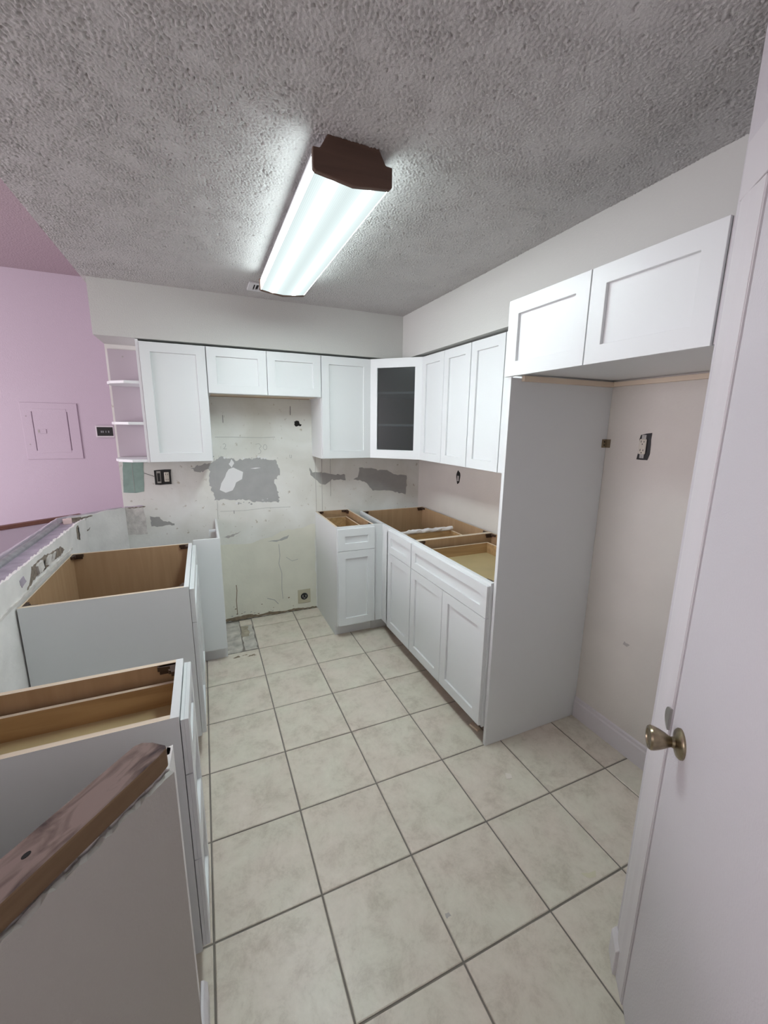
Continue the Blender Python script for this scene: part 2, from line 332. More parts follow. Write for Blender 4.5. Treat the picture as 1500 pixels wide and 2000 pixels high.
# baseboard stub at wall corner
bs=MB().prism([(0,0),(.014,0),(.014,.085),(.006,.098),(0,.1)],0,.0,G0-.066); bs.xf(dw)
struct(bs.build('baseboard_door','trim',bevel=.0015))
bs2=MB().prism([(-2.783,0),(-2.769,0),(-2.769,.085),(-2.777,.098),(-2.783,.1)],0,-.765,-.015)
struct(bs2.build('baseboard_alcove','trim'))
# knob on the door
kb=bpy.data.objects.new('door_knob',None); C.objects.link(kb); kb.parent=door
KL=.197; KZ=.911
def kn(p): return dw((KL+p[0],-.0015+p[1],KZ+p[2]))
MB().lathe([(.0,.0),(.033,.0),(.033,.004),(.029,.008),(.017,.011),(.013,.013)],1).xf(kn).build('rose','brass',door,smooth=True)
C.objects.unlink(kb); bpy.data.objects.remove(kb)
MB().lathe([(.010,.010),(.0125,.014),(.011,.019),(.0125,.023),(.0175,.032),(.0225,.043),(.0262,.054),(.0268,.059),(.0245,.063),(.020,.0635),(.0175,.061),(.001,.060)],1).xf(kn).build('door_knob','brass',door,smooth=True)
# strike plate lip on the jamb
sp_poly=[(G0-.004,KZ+.0+.005+.035*math.sin(a))if False else (G0-.003-.030*math.cos(a),KZ+.010+.028*math.sin(a)) for a in [math.radians(t_) for t_ in range(-90,91,15)]]
stp=MB().prism(sp_poly,1,.0005,.0060).xf(dw).build('strike_plate','steel',None); tag(stp,'half-round grey strike plate on the casing beside the door knob','strike plate')
# ---------------------------------------------------------------- pink room beyond
PW=.8; PH=2.71
pw=struct(MB().box(-6,-2.2,PW,PW+.1,0,PH+.1).build('wall_far_pink','pink'))
struct(MB().box(-6,-2.40,-4.2,PW+.1,PH,PH+.08).build('ceiling_pink_room','pinkc'))
struct(MB().box(-2.404,-2.396,-4.2,-.0,H-.004,PH).box(-2.404,-2.30,0,.12,H+.001,PH).build('trim_5','soffit'))
struct(MB().box(-2.30,-2.2,.12,PW,0,PH+.1).build('wall_pink_return','pink'))
# half wall with wooden cap in pink room
a=Vector((-3.9,-.525)); b_=Vector((-2.705,.335)); d_=(b_-a).normalized(); n_=Vector((-d_.y,d_.x)); Lh=(b_-a).length
def hw(p): q=a+d_*p[0]+n_*p[1]; return (q.x,q.y,p[2])
hwt=thing('half_wall','pink half wall with brown wooden cap beyond the bar wall','half wall')
MB().box(0,Lh-.02,.012,.10,0,.895).xf(hw).build('panel','pink',hwt)
MB().box(-.01,Lh,.0,.045,.888,.915).xf(hw).build('wooden_cap','rail',hwt,bevel=.004)
# electrical panel
ep=thing('breaker_panel','flush breaker box door painted pink on the far pink wall','electrical panel',(-2.935,PW,1.30))
q=MB(); q.ring(-.186,.186,0,.445,.068,-.008,-.0005,0,ch=.002); q.build('frame','pink',ep,bevel=.002)
MB().box(-.112,.112,-.0095,-.001,.05,.40).build('panel_door','pink',ep,bevel=.003)
lt=MB().box(-.095,-.037,-.013,-.0095,.205,.240).build('latch','pink',ep,bevel=.001)
MB().box(-.092,-.080,-.0145,-.013,.212,.234).build('slot','smudge',lt)
for z_ in (.12,.34): MB().lathe([(.004,-.010),(.003,-.011)],1,(-.155,0,z_),10).build('screw','smudge',ep)
# thermostat
th=thing('thermostat','black-screened thermostat in white frame on the pink wall','thermostat',(-2.572,PW,1.523))
MB().box(-.066,.066,-.022,-.0005,-.050,.050).build('body','trim',th,bevel=.004)
sc=MB().box(-.056,.056,-.024,-.022,-.036,.036).build('screen','black',th)
M['digit']=mat('faint_digits',(.25,.27,.28),.5)
dg=MB()
for (x_,w_) in ((-.03,.008),(-.018,.008),(.004,.005),(.022,.008)): dg.box(x_,x_+w_,-.0246,-.024,-.010,.006)
dg.build('display_digits','digit',sc)
# ---------------------------------------------------------------- bar (knee) wall
KX=-2.553; KT=1.010
kw=struct(MB().box(-2.668,KX-.012,-3.05,-.33,0,.985).build('wall_left','plaster'))
def sheet(name,pts,th,z0,zf,mt,parent,seed,amp=.008,step=.03,nrm=1):
    # vertical drywall sheet following a path, ragged top
    rd=random.Random(seed); q=MB(); P=[]
    for i in range(len(pts)-1):
        a_,c_=Vector(pts[i]),Vector(pts[i+1]); L=(c_-a_).length; nn=max(1,int(L/step))
        dd_=(c_-a_).normalized(); nr=Vector((-dd_.y,dd_.x))*nrm
        for k_ in range(nn+(1 if i==len(pts)-2 else 0)):
            t_=k_/nn; P.append((a_+(c_-a_)*t_,nr,zf(t_)+rd.uniform(-amp,amp)*(1 if rd.random()<.7 else 1.8)))
    for (p,nr,z) in P:
        o_=p+nr*th; z2=z+rd.uniform(-.004,.004)
        q.v+=[(p.x,p.y,z0),(p.x,p.y,z),(o_.x,o_.y,z2),(o_.x,o_.y,z0)]
    for i in range(len(P)-1):
        k_=i*4
        for f in ((0,1,5,4),(1,2,6,5),(2,3,7,6),(3,0,4,7)): q.f.append([k_+j for j in f]); q.m.append(0)
    q.f+= [[0,3,2,1],[len(q.v)-4,len(q.v)-3,len(q.v)-2,len(q.v)-1]]; q.m+=[0,0]
    return q.build(name,mt,parent)
sheet('inner_drywall_sheet',[(KX,-3.05),(KX,-.42),(KX+.01,-.30)],.013,0,lambda t:1.004,'knee',kw,4,.003,.014,1)
sheet('outer_drywall_sheet',[(-2.690,-3.05),(-2.690,-.31),(-2.660,-.262)],.012,0,lambda t:1.016,'pink',kw,6,.002,.05,-1)
MB().box(-2.672,KX-.016,-3.05,-.36,.985,.992).build('mauve_top_plate','mauve',kw)
tkp=[(-2.675,.985),(-2.675,1.006),(-2.668,1.013),(-2.655,1.012),(-2.645,1.002),(-2.645,.985)]
MB().prism(tkp,1,-3.05,-.42).build('metal_track','track',kw,bevel=.002)
# 45 degree piece to the back wall
sheet('angled_drywall_sheet',[(-2.665,-.272),(-2.5,-.115),(-2.378,-.002)],.014,0,lambda t:1.004,'knee',kw,11,.003,.03,-1)
sheet('angled_outer_sheet',[(-2.675,-.262),(-2.389,.006)],.010,0,lambda t:1.010,'pink',kw,12,.0015,.05,1)
MB().prism([(-2.660,-.272),(-2.56,-.30),(-2.566,-.43),(-2.66,-.42)],2,.9,.988).build('broken_corner_fill','lath',kw)
MB().prism(ragged([(-2.655,-.292),(-2.575,-.262),(-2.570,-.275),(-2.650,-.312)],.02,.003,2),2,.98,1.006).build('loose_paper_strip','lath',kw)
# torn patches on the kitchen face
for i,(pp,mt_,th_) in enumerate([
  ([(-1.20,.975),(-1.05,.982),(-.98,.970),(-.80,.955),(-.74,.925),(-.83,.915),(-.95,.925),(-1.06,.915),(-1.16,.925),(-1.26,.905),(-1.30,.885),(-1.22,.945)],'lath',.0025),
  ([(-1.16,.968),(-1.10,.975),(-1.09,.935),(-1.15,.925)],'plaster',.012),
  ([(-1.02,.965),(-.96,.968),(-.99,.925),(-1.04,.93)],'plaster',.010),
  ([(-.93,.955),(-.90,.957),(-.94,.925),(-.96,.925)],'plaster',.009),
  ([(-.915,.956),(-.89,.950),(-.925,.925)],'dark',.0045),([(-1.06,.955),(-1.045,.962),(-1.06,.92),(-1.07,.92)],'dark',.0045),
  ([(-.48,.985),(-.44,.99),(-.43,.93),(-.46,.90),(-.49,.92)],'lath',.003),
  ([(-.46,.975),(-.44,.98),(-.445,.90),(-.455,.90)],'dark',.0045),
  ([(-1.34,.965),(-1.30,.970),(-1.28,.935),(-1.33,.93)],'mauve',.002)]):
    MB().prism(ragged(pp,.015,.004,i+40),0,KX-.001,KX+th_).build('torn_drywall_patch',mt_,kw)
MB().prism(ragged([(-1.60,.885),(-.62,.885),(-.62,.90),(-1.0,.905),(-1.6,.895)],.03,.003,77),0,KX-.001,KX+.006).build('old_caulk_ridge','plaster',kw)
pb=MB().box(-.022,.022,-.018,.018,0,.030).build('foam_block','pinkb',None,bevel=.002); pb.location=(-2.615,-.385,.9925); pb.rotation_euler=(0,0,.25)
tag(pb,'small pale pink block sitting on top of the broken bar wall','block')
# patches on angled sheet : small brown nicks, built on wall
A0=Vector((-2.665,-.272)); AD=(Vector((-2.378,-.002))-A0).normalized(); AN=Vector((AD.y,-AD.x))
def aw(p): q=A0+AD*p[0]+AN*p[1]; return (q.x,q.y,p[2])
for i,(pp,mt_) in enumerate([([(.03,.985),(.16,.996),(.17,.990),(.05,.975)],'lath'),([(.01,.93),(.05,.97),(.04,.90),(.02,.86)],'lath'),([(.06,.945),(.075,.955),(.09,.945),(.07,.935)],'lath'),
   ([(.07,.90),(.13,.905),(.145,.915),(.12,.893),(.08,.890)],'lath'),([(.10,.975),(.13,.98),(.12,.965)],'smudge')]):
    MB().prism(ragged(pp,.012,.003,i+60),1,.0135,.0165).xf(aw).build('torn_drywall_patch',mt_,kw)
# ---------------------------------------------------------------- near 45 degree end wall
E0=Vector((-1.944,-2.508)); ED=Vector((-.656,-.755)).normalized(); EN=Vector((ED.y,-ED.x))
if EN.dot(Vector((CAM[0],CAM[1]))-E0)<0: EN=-EN
def ew(p): q=E0+ED*p[0]+EN*p[1]; return (q.x,q.y,p[2])
nw=MB().prism([(.0,-.012),(1.05,-.012),(1.05,-.115),(.0,-.115),(-.052,-.085),(-.052,-.047)],2,0,.856).xf(ew)
nwo=struct(nw.build('wall_near_left','plaster'))
q0=ew((0,0,0)); q1=ew((1.05,0,0))
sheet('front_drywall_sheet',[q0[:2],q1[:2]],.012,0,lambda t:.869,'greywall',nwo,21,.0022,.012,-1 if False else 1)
eb=ew((-.056,-.045,0))
MB().prism([q0[:2],(q0[0]-.0,q0[1]+.004),(eb[0],eb[1]),(eb[0]-.012,eb[1]-.004),(q0[0]-.012,q0[1])],2,0,.872).build('corner_bead_strip','knee',nwo)
for i in range(16):
    t_=.03+i*.045+random.uniform(-.01,.01); s_=random.uniform(.010,.026)
    pp=[(t_-s_,-.004),(t_+s_,-.003),(t_+s_*.7,-.024),(t_-s_*.6,-.028)]
    MB().prism(ragged(pp,.012,.004,i+90),2,.850,.866+random.uniform(.0,.008)).xf(ew).build('plaster_lump','plaster',nwo,bevel=.002)
for i,pp in enumerate([[(-.05,-.04),(-.01,-.02),(.02,-.05),(-.02,-.10),(-.045,-.085)],[(-.02,-.10),(.03,-.09),(.02,-.06),(-.01,-.07)]]):
    MB().prism(ragged(pp,.012,.006,i+130),2,.850,.872+.006*i).xf(ew).build('plaster_lump','plaster',nwo,bevel=.002)
bb=MB().prism([(-1.941,0),(-1.923,0),(-1.923,.075),(-1.932,.088),(-1.941,.09)],1,-2.50,-2.405).build('baseboard_left','trim',None,bevel=.002); struct(bb)
# plank lying on that wall
pl=thing('lumber_plank','old stained brown board lying on top of the near broken wall','board',(-1.945,-2.512,.8765),math.atan2(-.76,-.65))
q=MB(); q.prism([(-.004,-.004),(-.010,-.012),(-.008,-.045),(-.0,-.066),(.012,-.074),(1.0,-.074),(1.0,0),(.02,.0)],2,0,.047,1,mcap1=0)
q.build('board',['plank','plankside'],pl,bevel=.004,seg=2)
MB().prism([(.242+.007*math.cos(a_),-.040+.0045*math.sin(a_)) for a_ in [k_*math.pi/6 for k_ in range(12)]],2,.0465,.0477).build('knot_hole','dark',pl)
MB().prism([(.272,-.063),(.30,-.060),(.32,-.066),(.29,-.069)],2,.0465,.0477).build('split','dark',pl)
# ---------------------------------------------------------------- cabinet makers
def shaker(name,parent,x0,x1,z0,z1,yf,w=.057,th=.019,pd=.011,glass=False):
    d=MB().ring(x0,x1,z0,z1,w,yf,yf+pd,0).build(name,'white',parent,bevel=.0008)
    # back body of the frame
    q=MB()
    y0,y1=yf+pd,yf+th
    if glass:
        q.box(x0,x0+w,y0,y1,z0,z1).box(x1-w,x1,y0,y1,z0,z1).box(x0+w,x1-w,y0,y1,z0,z0+w).box(x0+w,x1-w,y0,y1,z1-w,z1)
        q.build('frame_back','white',d)
        MB().box(x0+w-.004,x1-w+.004,yf+pd+.001,yf+pd+.005,z0+w-.004,z1-w+.004).build('glass_pane','glass',d)
    else:
        MB().box(x0,x1,yf+pd,yf+th,z0,z1).build('center_panel','white',d)
    return d
def drawer(parent,x0,x1,z0,z1,yf,box=True,dz1=None,depth=.50,w=.045,inset=.022,bh=.10,wide=None):
    d=shaker('drawer',parent,x0,x1,z0,z1,yf,w)
    if box:
        zt=dz1 or z1-.03; bx0,bx1=(x0+inset,x1-inset) if wide is None else wide; y0=yf+.022; y1=yf+depth; t=.012; zb=zt-bh
        q=MB(); q.box(bx0,bx0+t,y0,y1,zb,zt,0,mz1=1).box(bx1-t,bx1,y0,y1,zb,zt,0,mz1=1).box(bx0+t,bx1-t,y0,y0+t,zb,zt,0,mz1=1).box(bx0+t,bx1-t,y1-t,y1,zb,zt,0,mz1=1)
        q.build('drawer_box',['woodh','edge'],d); MB().box(bx0+t,bx1-t,y0+t,y1-t,zb+.01,zb+.016).build('drawer_bottom','ply',d)
    return d
def bracket(parent,x,y,z,sx,sy):
    q=MB(); q.prism([(x,y),(x+sx*.05,y),(x+sx*.05,y+sy*.010),(x+sx*.014,y+sy*.016),(x+sx*.010,y+sy*.05),(x,y+sy*.05)],2,z-.016,z-.002)
    q.box(min(x,x+sx*.008),max(x,x+sx*.008),min(y,y+sy*.045),max(y,y+sy*.045),z-.028,z-.002)
    q.lathe([(.006,z-.016),(.006,z-.004)],2,(x+sx*.03,y+sy*.014,0),8)
    return q.build('corner_bracket','bracket',parent)
def base(name,label,loc,rz,w,d=.59,group='white base cabinets',toe='white',brk=((0,0),(1,0),(0,1),(1,1)),side_mats=('white','white')):
    t=thing(name,label,'cabinet',loc,rz,None); t_=.016; yf=-(d+.0)
    poly=[(0,0),(0,BH),(-d,BH),(-d,TK),(-d+.06,TK),(-d+.06,0)]
    # left side x 0..t_, outer face is cap0
    MB().prism(poly,0,0,t_,0,mcap0=1,mside=0).build('side_panel',['edge',side_mats[0],'wood'],t)
    for o in t.children:
        for p in o.data.polygons:
            if p.normal.x>.5: p.material_index=2
            elif p.normal.x<-.5: p.material_index=1
            elif abs(p.normal.y)>.5: p.material_index=1
    s=MB().prism(poly,0,w-t_,w,0).build('side_panel',['edge',side_mats[1],'wood'],t)
    for p in s.data.polygons:
        if p.normal.x<-.5: p.material_index=2
        elif p.normal.x>.5 or abs(p.normal.y)>.5: p.material_index=1
    MB().box(t_,w-t_,-.010,-.004,TK,BH,0,mz1=1).build('back_panel',['wood','edge'],t)
    MB().box(t_,w-t_,-d+.001,-.010,TK,TK+.014).build('bottom_panel','wood',t)
    MB().box(0 if toe=='white' else .0,w,-d+.062,-d+.052,0,TK).build('toe_kick',toe,t)
    for (a_,b2) in brk:
        x=t_ if a_==0 else w-t_; y=-.010 if b2==0 else -d
        bracket(t,x,y,BH,1 if a_==0 else -1,-1 if b2==0 else 1)
    return t
def face_frame(t,w,d,openings_z,stile=.038,x0=0,top=.038,xs_=None):
    q=MB(); yf,yb=-d-.020,-d
    q.box(x0,x0+stile,yf,yb,TK,BH).box(w-stile,w,yf,yb,TK,BH)
    q.box(x0+stile,w-stile,yf,yb,BH-top,BH).box(x0+stile,w-stile,yf,yb,TK,TK+.03)
    for z in openings_z: q.box(x0+stile,w-stile,yf,yb,z-.018,z+.018)
    for x in (xs_ or []): q.box(x-.02,x+.02,yf,yb,TK+.03,BH-top)
    return q.build('face_frame','white',t)
DG=.0035; DTOP=.862; DMID=.697; DBOT=.112
# --- narrow base right of the range gap (faces camera)
bg,bd=-.990,-.694
t=base('base_cabinet','narrow white base cabinet with one drawer beside the empty range space',(bg,-.004,0),0,bd-bg,toe='white')
face_frame(t,bd-bg,.59,[DMID])
drawer(t,.004,bd-bg-.004,DMID+DG/2,DTOP,-.629,dz1=.825,depth=.575,w=.055,bh=.11,inset=.030)
shaker('door',t,.004,bd-bg-.004,DBOT,DMID-DG/2,-.629)
# corner filler strip between the two runs
fs=thing('corner_filler','white filler strip closing the inside corner of the base cabinets','filler strip',(0,0,0))
MB().box(bd+.001,-.6115,-.613,-.596,TK,BH).build('filler_panel','white',fs)
MB().box(bd+.001,-.6115,-.552,-.540,0,TK).build('toe_board','white',fs)
# --- right run
R90=-math.pi/2
t1=base('base_cabinet','open-topped white corner base cabinet with white packing foam inside',(-.020,-.125,0),R90,.998,toe='rawbrown')
face_frame(t1,.998,.59,[],x0=0,xs_=[.60])
MB().box(.038,.60,-.61,-.592,TK+.03,BH-.038).build('blind_panel','white',t1)
MB().box(.415,.427,-.591,-.538,0,TK-.001).build('toe_return','white',t1)
drawer(t1,.634,.996,DMID+DG/2,DTOP,-.629,dz1=.822,depth=.52,w=.050,bh=.11)
shaker('door',t1,.634,.996,DBOT,DMID-DG/2,-.629)
t2=base('base_cabinet','wide white base cabinet with long drawer over two doors beside tall panel',(-.020,-1.1245,0),R90,.784,toe='rawbrown')
face_frame(t2,.784,.59,[DMID])
drawer(t2,.006,.781,DMID+DG/2,DTOP,-.629,dz1=.825,depth=.565,w=.050,bh=.085,wide=(.048,.740))
shaker('door',t2,.006,.392,DBOT,DMID-DG/2,-.629); shaker('door',t2,.3955,.781,DBOT,DMID-DG/2,-.629)
wc=MB().box(-.03,.03,-.012,.012,0,.012).build('wood_offcut','edge',None,bevel=.001); wc.location=(-.585,-1.80,.0005); wc.rotation_euler=(0,0,-1.4)
tag(wc,'small pale wood offcut in the toe space by the tall panel','offcut')
# packing foam strip over the drawer side in the corner base
q=MB(); N_=26; rd=random.Random(5)
for i in range(N_+1):
    x=-.585+ .462*i/N_; z=.8225+rd.uniform(-.002,.003); wv_=.014+.007*math.sin(i*1.1)+rd.uniform(-.003,.003); hz=.004+.026*min(1,(i+1)/6)+rd.uniform(-.003,.003)
    y=-.787+rd.uniform(-.003,.003)
    for a_ in range(8):
        an=a_*math.pi/4; q.v.append((x,y+wv_*math.cos(an),z+.001+hz*(.5+.5*math.sin(an))))
for i in range(N_):
    for a_ in range(8):
        b2=(a_+1)%8; q.f.append([i*8+a_,i*8+b2,i*8+8+b2,i*8+8+a_]); q.m.append(0)
q.f+=[list(range(8)),list(range(N_*8,N_*8+8))]; q.m+=[0,0]
o=q.build('packing_strip','foam',None,smooth=True); tag(o,'crumpled white packing strip along the drawer side in the corner base cabinet','packing strip')
ch=MB().prism(ragged([(-.02,-.008),(.02,-.006),(.018,.008),(-.015,.006)],.008,.004,3),2,0,.004).build('plaster_chip','chip'); ch.location=(-.16,-1.55,.7565)
tag(ch,'white plaster chip lying inside the wide drawer','debris')
# --- tall refrigerator panel
XP,YP=-.6165,-1.9297
tp=tag(MB().box(XP,-.0005,YP,YP+.019,0,1.803,0).build('refrigerator_panel','white',None,bevel=.0008),'tall white side panel standing between base cabinets and refrigerator alcove','panel')
# cabinet above the alcove
F1,F2,ZF0,ZF1=-2.302,-2.690,1.812,2.102
fc=thing('wall_cabinet','deep white two-door cabinet above the empty refrigerator alcove','cabinet',(0,YP+.019,0),R90)
wl=YP+.019-F2
for x_ in (0,wl-.016): MB().prism([(-.61,ZF0),(-.61,ZF1),(-.352,ZF1),(-.352,ZT-.004),(-.002,ZT-.004),(-.002,ZF0)],0,x_,x_+.016).build('side_panel','white',fc)
MB().box(.016,wl-.016,-.592,-.002,ZF0+.008,ZF0+.022).build('bottom_panel','white',fc)
MB().box(.016,wl-.016,-.59,-.352,ZF1-.014,ZF1).build('top_panel','white',fc)
MB().box(.016,wl-.016,-.61,-.592,ZF0,ZF0+.03).box(.016,wl-.016,-.61,-.592,ZF1-.03,ZF1).box(wl/2-.02,wl/2+.02,-.61,-.592,ZF0+.03,ZF1-.03).build('face_frame','white',fc)
mid=YP+.019-F1
shaker('door',fc,-.006,mid-.002,ZF0-.006,ZF1,-.631); shaker('door',fc,mid+.002,wl,ZF0-.006,ZF1,-.631)
MB().box(0.021,wl-.016,-.020,-.002,ZF0-.020,ZF0).build('wall_cleat','edge',fc)
MB().box(0.0195,.037,-.56,-.020,ZF0-.022,ZF0).build('side_cleat','edge',fc)
tag(MB().box(-.622,-.612,-2.782,-2.692,1.81,2.10).build('filler_strip','trim',None),'narrow grey-white filler strip right of the cabinet above the alcove','filler strip')
bk=thing('metal_clip','small brown metal clip joining tall panel to alcove wall','bracket',(-.0005,YP-.0005,1.525))
MB().box(-.032,0,-.003,0,-.02,.02).box(-.003,0,-.022,0,-.02,.02).build('plate','beige',bk)
M['clip']=mat('brown_clip',(.24,.19,.12),.5,metal=.3)
bk.children[0].data.materials[0]=M['clip']
MB().lathe([(.004,-.003),(.003,-.005)],1,(-.018,0,.008),8).build('screw','dark',bk)
MB().lathe([(.004,-.003),(.003,-.005)],1,(-.018,0,-.008),8).build('screw','dark',bk)
# ---------------------------------------------------------------- wall cabinets
ZB=1.3461; ZC=2.092; ZD=2.088
def wallcab(label,loc,rz,w,z0=ZB,z1=ZC,ndoor=1,d=.303,bottom='white',door_z0=None,name='wall_cabinet',dx0=.003,dx1=None):
    t=thing(name,label,'cabinet',loc,rz); s=.015
    MB().box(0,s,-d+.018,0,z0,z1).build('side_panel','white',t); MB().box(w-s,w,-d+.018,0,z0,z1).build('side_panel','white',t)
    MB().box(s,w-s,-d+.019,-.008,z0+.004,z0+.019).build('bottom_panel',bottom,t); MB().box(s,w-s,-d+.019,-.008,z1-.015,z1).build('top_panel','white',t)
    MB().box(s,w-s,-.008,0,z0,z1).build('back_panel','wood',t)
    MB().box(0,.03,-d,-d+.0175,z0,z1).box(w-.03,w,-d,-d+.0175,z0,z1).box(.03,w-.03,-d,-d+.0175,z0,z0+.03).box(.03,w-.03,-d,-d+.0175,z1-.03,z1).build('face_frame','white',t)
    x1=dx1 or w-.003; n_=ndoor; ww=(x1-dx0-(n_-1)*.003)/n_
    for i in range(n_):
        a_=dx0+i*(ww+.003); shaker('door',t,a_,a_+ww,z0+.002,z1-.004,-d-.021)
    return t
XG,XW=-1.7699,-1.0034
wallcab('tall white single-door wall cabinet between open shelves and range space',(-2.149,-.001,0),0,XG+2.149)
wallcab('short white two-door wall cabinet above the empty range space',(XG,-.001,0),0,XW-XG,z0=1.795,ndoor=2,bottom='edge')
wallcab('white single-door wall cabinet just left of the glass-door corner cabinet',(XW,-.001,0),0,-.6125-XW)
wallcab('white wall cabinet with two narrow doors right of the glass door',(-.001,-.603,0),R90,.607,ndoor=2)
wallcab('white narrow single-door wall cabinet next to the one with two doors',(-.001,-1.2105,0),R90,.308)
wallcab('white wall cabinet mostly hidden behind the tall refrigerator panel',(-.001,-1.519,0),R90,.389)
# diagonal corner cabinet
dc=thing('corner_wall_cabinet','diagonal corner wall cabinet with dark glass door','cabinet',(0,0,0))
a1=(-.6115,-.001); a2=(-.6115,-.300); a3=(-.300,-.602); a4=(-.001,-.602)
pent=[(-.001,-.001),a1,a2,a3,a4]
ins=[(-.012,-.012),(-.596,-.012),(-.596,-.296),(-.296,-.587),(-.012,-.587)]
MB().prism(pent,2,ZB+.002,ZB+.018).build('bottom_panel','white',dc); MB().prism(pent,2,ZC-.016,ZC).build('top_panel','white',dc)
MB().box(-.6115,-.597,-.303,-.001,ZB+.018,ZC-.016).build('side_panel','white',dc); MB().box(-.300,-.001,-.602,-.588,ZB+.018,ZC-.016).build('side_panel','white',dc)
MB().box(-.597,-.001,-.009,-.001,ZB+.018,ZC-.016).box(-.009,-.001,-.588,-.009,ZB+.018,ZC-.016).build('back_panel','wood',dc)
for z in (1.595,1.835): MB().prism(ins,2,z,z+.017).build('shelf','white',dc)
v1=Vector(a2); v2=Vector(a3); dv=(v2-v1).normalized(); nv=Vector((dv.y,-dv.x)); 
if nv.dot(Vector((-1,-1)))<0: nv=-nv
Ld=(v2-v1).length
def cd(p): q=v1+dv*p[0]-nv*p[1]; return (q.x,q.y,p[2])
def cdbuild(mb,*a,**k): return mb.xf(cd).build(*a,**k)
ff=MB().box(0,.03,.0,.014,ZB,ZC).box(Ld-.03,Ld,.0,.014,ZB,ZC).box(.03,Ld-.03,.0,.014,ZB,ZB+.03).box(.03,Ld-.03,.0,.014,ZC-.03,ZC); cdbuild(ff,'face_frame','white',dc)
dx0,dx1,z0,z1,w_=.002,Ld-.002,ZB+.002,ZC-.002,.066
dd=cdbuild(MB().ring(dx0,dx1,z0,z1,w_,-.022,-.003),'door','white',dc,bevel=.0012)
cdbuild(MB().box(dx0+w_-.0,dx1-w_+.0,-.012,-.007,z0+w_,z1-w_),'glass_pane','glass',dd)
# open end shelf
os_=thing('open_end_shelf','white open end shelf unit at the left end of the wall cabinets','shelf unit',(-2.1505,-.001,0))
def shp(y=0): return [(-.016,0),(-.016,-.292),(-.10,-.292),(-.185,-.215),(-.214,-.14),(-.214,0)]
MB().box(-.015,0,-.303,0,ZB,ZT-.003).build('side_panel','white',os_); MB().box(-.213,-.016,-.006,0,ZB+.02,ZT-.03).build('back_panel','shelfbounce',os_)
for z in (ZB,1.585,1.838): MB().prism(shp(),2,z,z+.018).build('shelf','white',os_,bevel=.002)
MB().lathe([(.005,-.006),(.004,-.0075)],1,(-.13,0,2.03),10).build('screw','smudge',os_)
# ---------------------------------------------------------------- left run (faces +X)
L90=math.pi/2; XL=-1.953
def leftbase(label,y0,y1,**k):
    return base('base_cabinet',label,(XL-.593,y0,0),L90,y1-y0,d=.593,**k)
ta=leftbase('empty open-topped white sink base cabinet along the bar wall',-1.4257,-.6643,toe='white')
wA=.7614; face_frame(ta,wA,.593,[DMID]); drawer(ta,.004,wA-.004,DMID+DG/2,DTOP,-.634,box=False,w=.05)
shaker('door',ta,.004,wA/2-.0015,DBOT,DMID-DG/2,-.634); shaker('door',ta,wA/2+.0015,wA-.004,DBOT,DMID-DG/2,-.634)
tb=leftbase('narrow white three-drawer base cabinet behind the old brown board',-2.3443,-2.0562,toe='white',brk=((1,1),(0,0)))
wB=.2881; face_frame(tb,wB,.593,[.70,.42])
drawer(tb,.004,wB-.004,.7,DTOP,-.634,dz1=.825,depth=.56,w=.05,bh=.088,wide=(.024,wB-.032)); drawer(tb,.004,wB-.004,.4225,.6965,-.634,box=False,w=.05); drawer(tb,.004,wB-.004,DBOT,.419,-.634,box=False,w=.05)
# blind corner end next to range space
cf=thing('corner_end_panels','white L-shaped end panel closing the left corner beside the range space','panel',(0,0,0))
MB().box(XL+.024,XG-.001,-.612,-.597,TK,BH).build('front_panel','white',cf,bevel=.0008)
MB().prism([(-.001,0),(-.001,BH),(-.596,BH),(-.596,TK),(-.550,TK),(-.550,0)],0,XG-.015,XG-.001).build('end_panel','white',cf)
MB().box(XL-.02,XG-.015,-.552,-.540,0,TK).build('toe_board','white',cf)
MB().box(XG-.062,XG-.015,-.30,-.28,.845,.86).box(XG-.062,XG-.058,-.32,-.26,.82,.86).build('cleat','white',cf)
# ---------------------------------------------------------------- wall_back patches and marks
def wp(name,pts,mt_,th_=.0015,step=.02,j=.005,seed=1,parent=wb,raw=False):
    return MB().prism(pts if raw else ragged(pts,step,j,seed),1,-th_,-.0002).build(name,mt_,parent)
wp('grey_skim_patch',[(-1.790,1.30),(-1.72,1.35),(-1.66,1.345),(-1.60,1.325),(-1.433,1.336),(-1.300,1.318),(-1.28,1.25),(-1.275,1.20),(-1.32,1.15),(-1.295,1.09),(-1.285,.975),(-1.38,.985),(-1.50,.995),(-1.585,1.017),(-1.772,1.025),(-1.80,1.15)],'skim',.001,.013,.008,2)
wp('white_spackle_smear',[(-1.660,1.255),(-1.625,1.27),(-1.555,1.23),(-1.565,1.175),(-1.61,1.15),(-1.64,1.09),(-1.69,1.075),(-1.735,1.10),(-1.72,1.15),(-1.69,1.20)],'smear',.003,.03,.003,6)
wp('white_spackle_smear',[(-1.655,1.30),(-1.63,1.335),(-1.615,1.30),(-1.64,1.27)],'smear',.002,.01,.003,7)
wp('white_spackle_smear',[(-1.46,1.262),(-1.50,1.256),(-1.46,1.254),(-1.42,1.262)],'smear',.002,.03,.001,8)
for i in range(26):
    x=-1.78+random.random()*.5; z=random.choice([1.0,.985,1.345,1.33])+random.uniform(-.012,.012); s_=random.uniform(.004,.012)
    wp('skim_speck',[(x-s_,z),(x,z-s_*.7),(x+s_,z),(x,z+s_*.8)],'smear' if i%2 else 'skim',.0018,.01,.002,i+200)
wp('grey_skim_patch',[(-1.030,1.25),(-1.00,1.21),(-.92,1.205),(-.85,1.19),(-.716,1.181),(-.716,1.137),(-.84,1.142),(-.90,1.10),(-.95,1.12),(-1.02,1.19)],'skim2',.001,.02,.006,12)
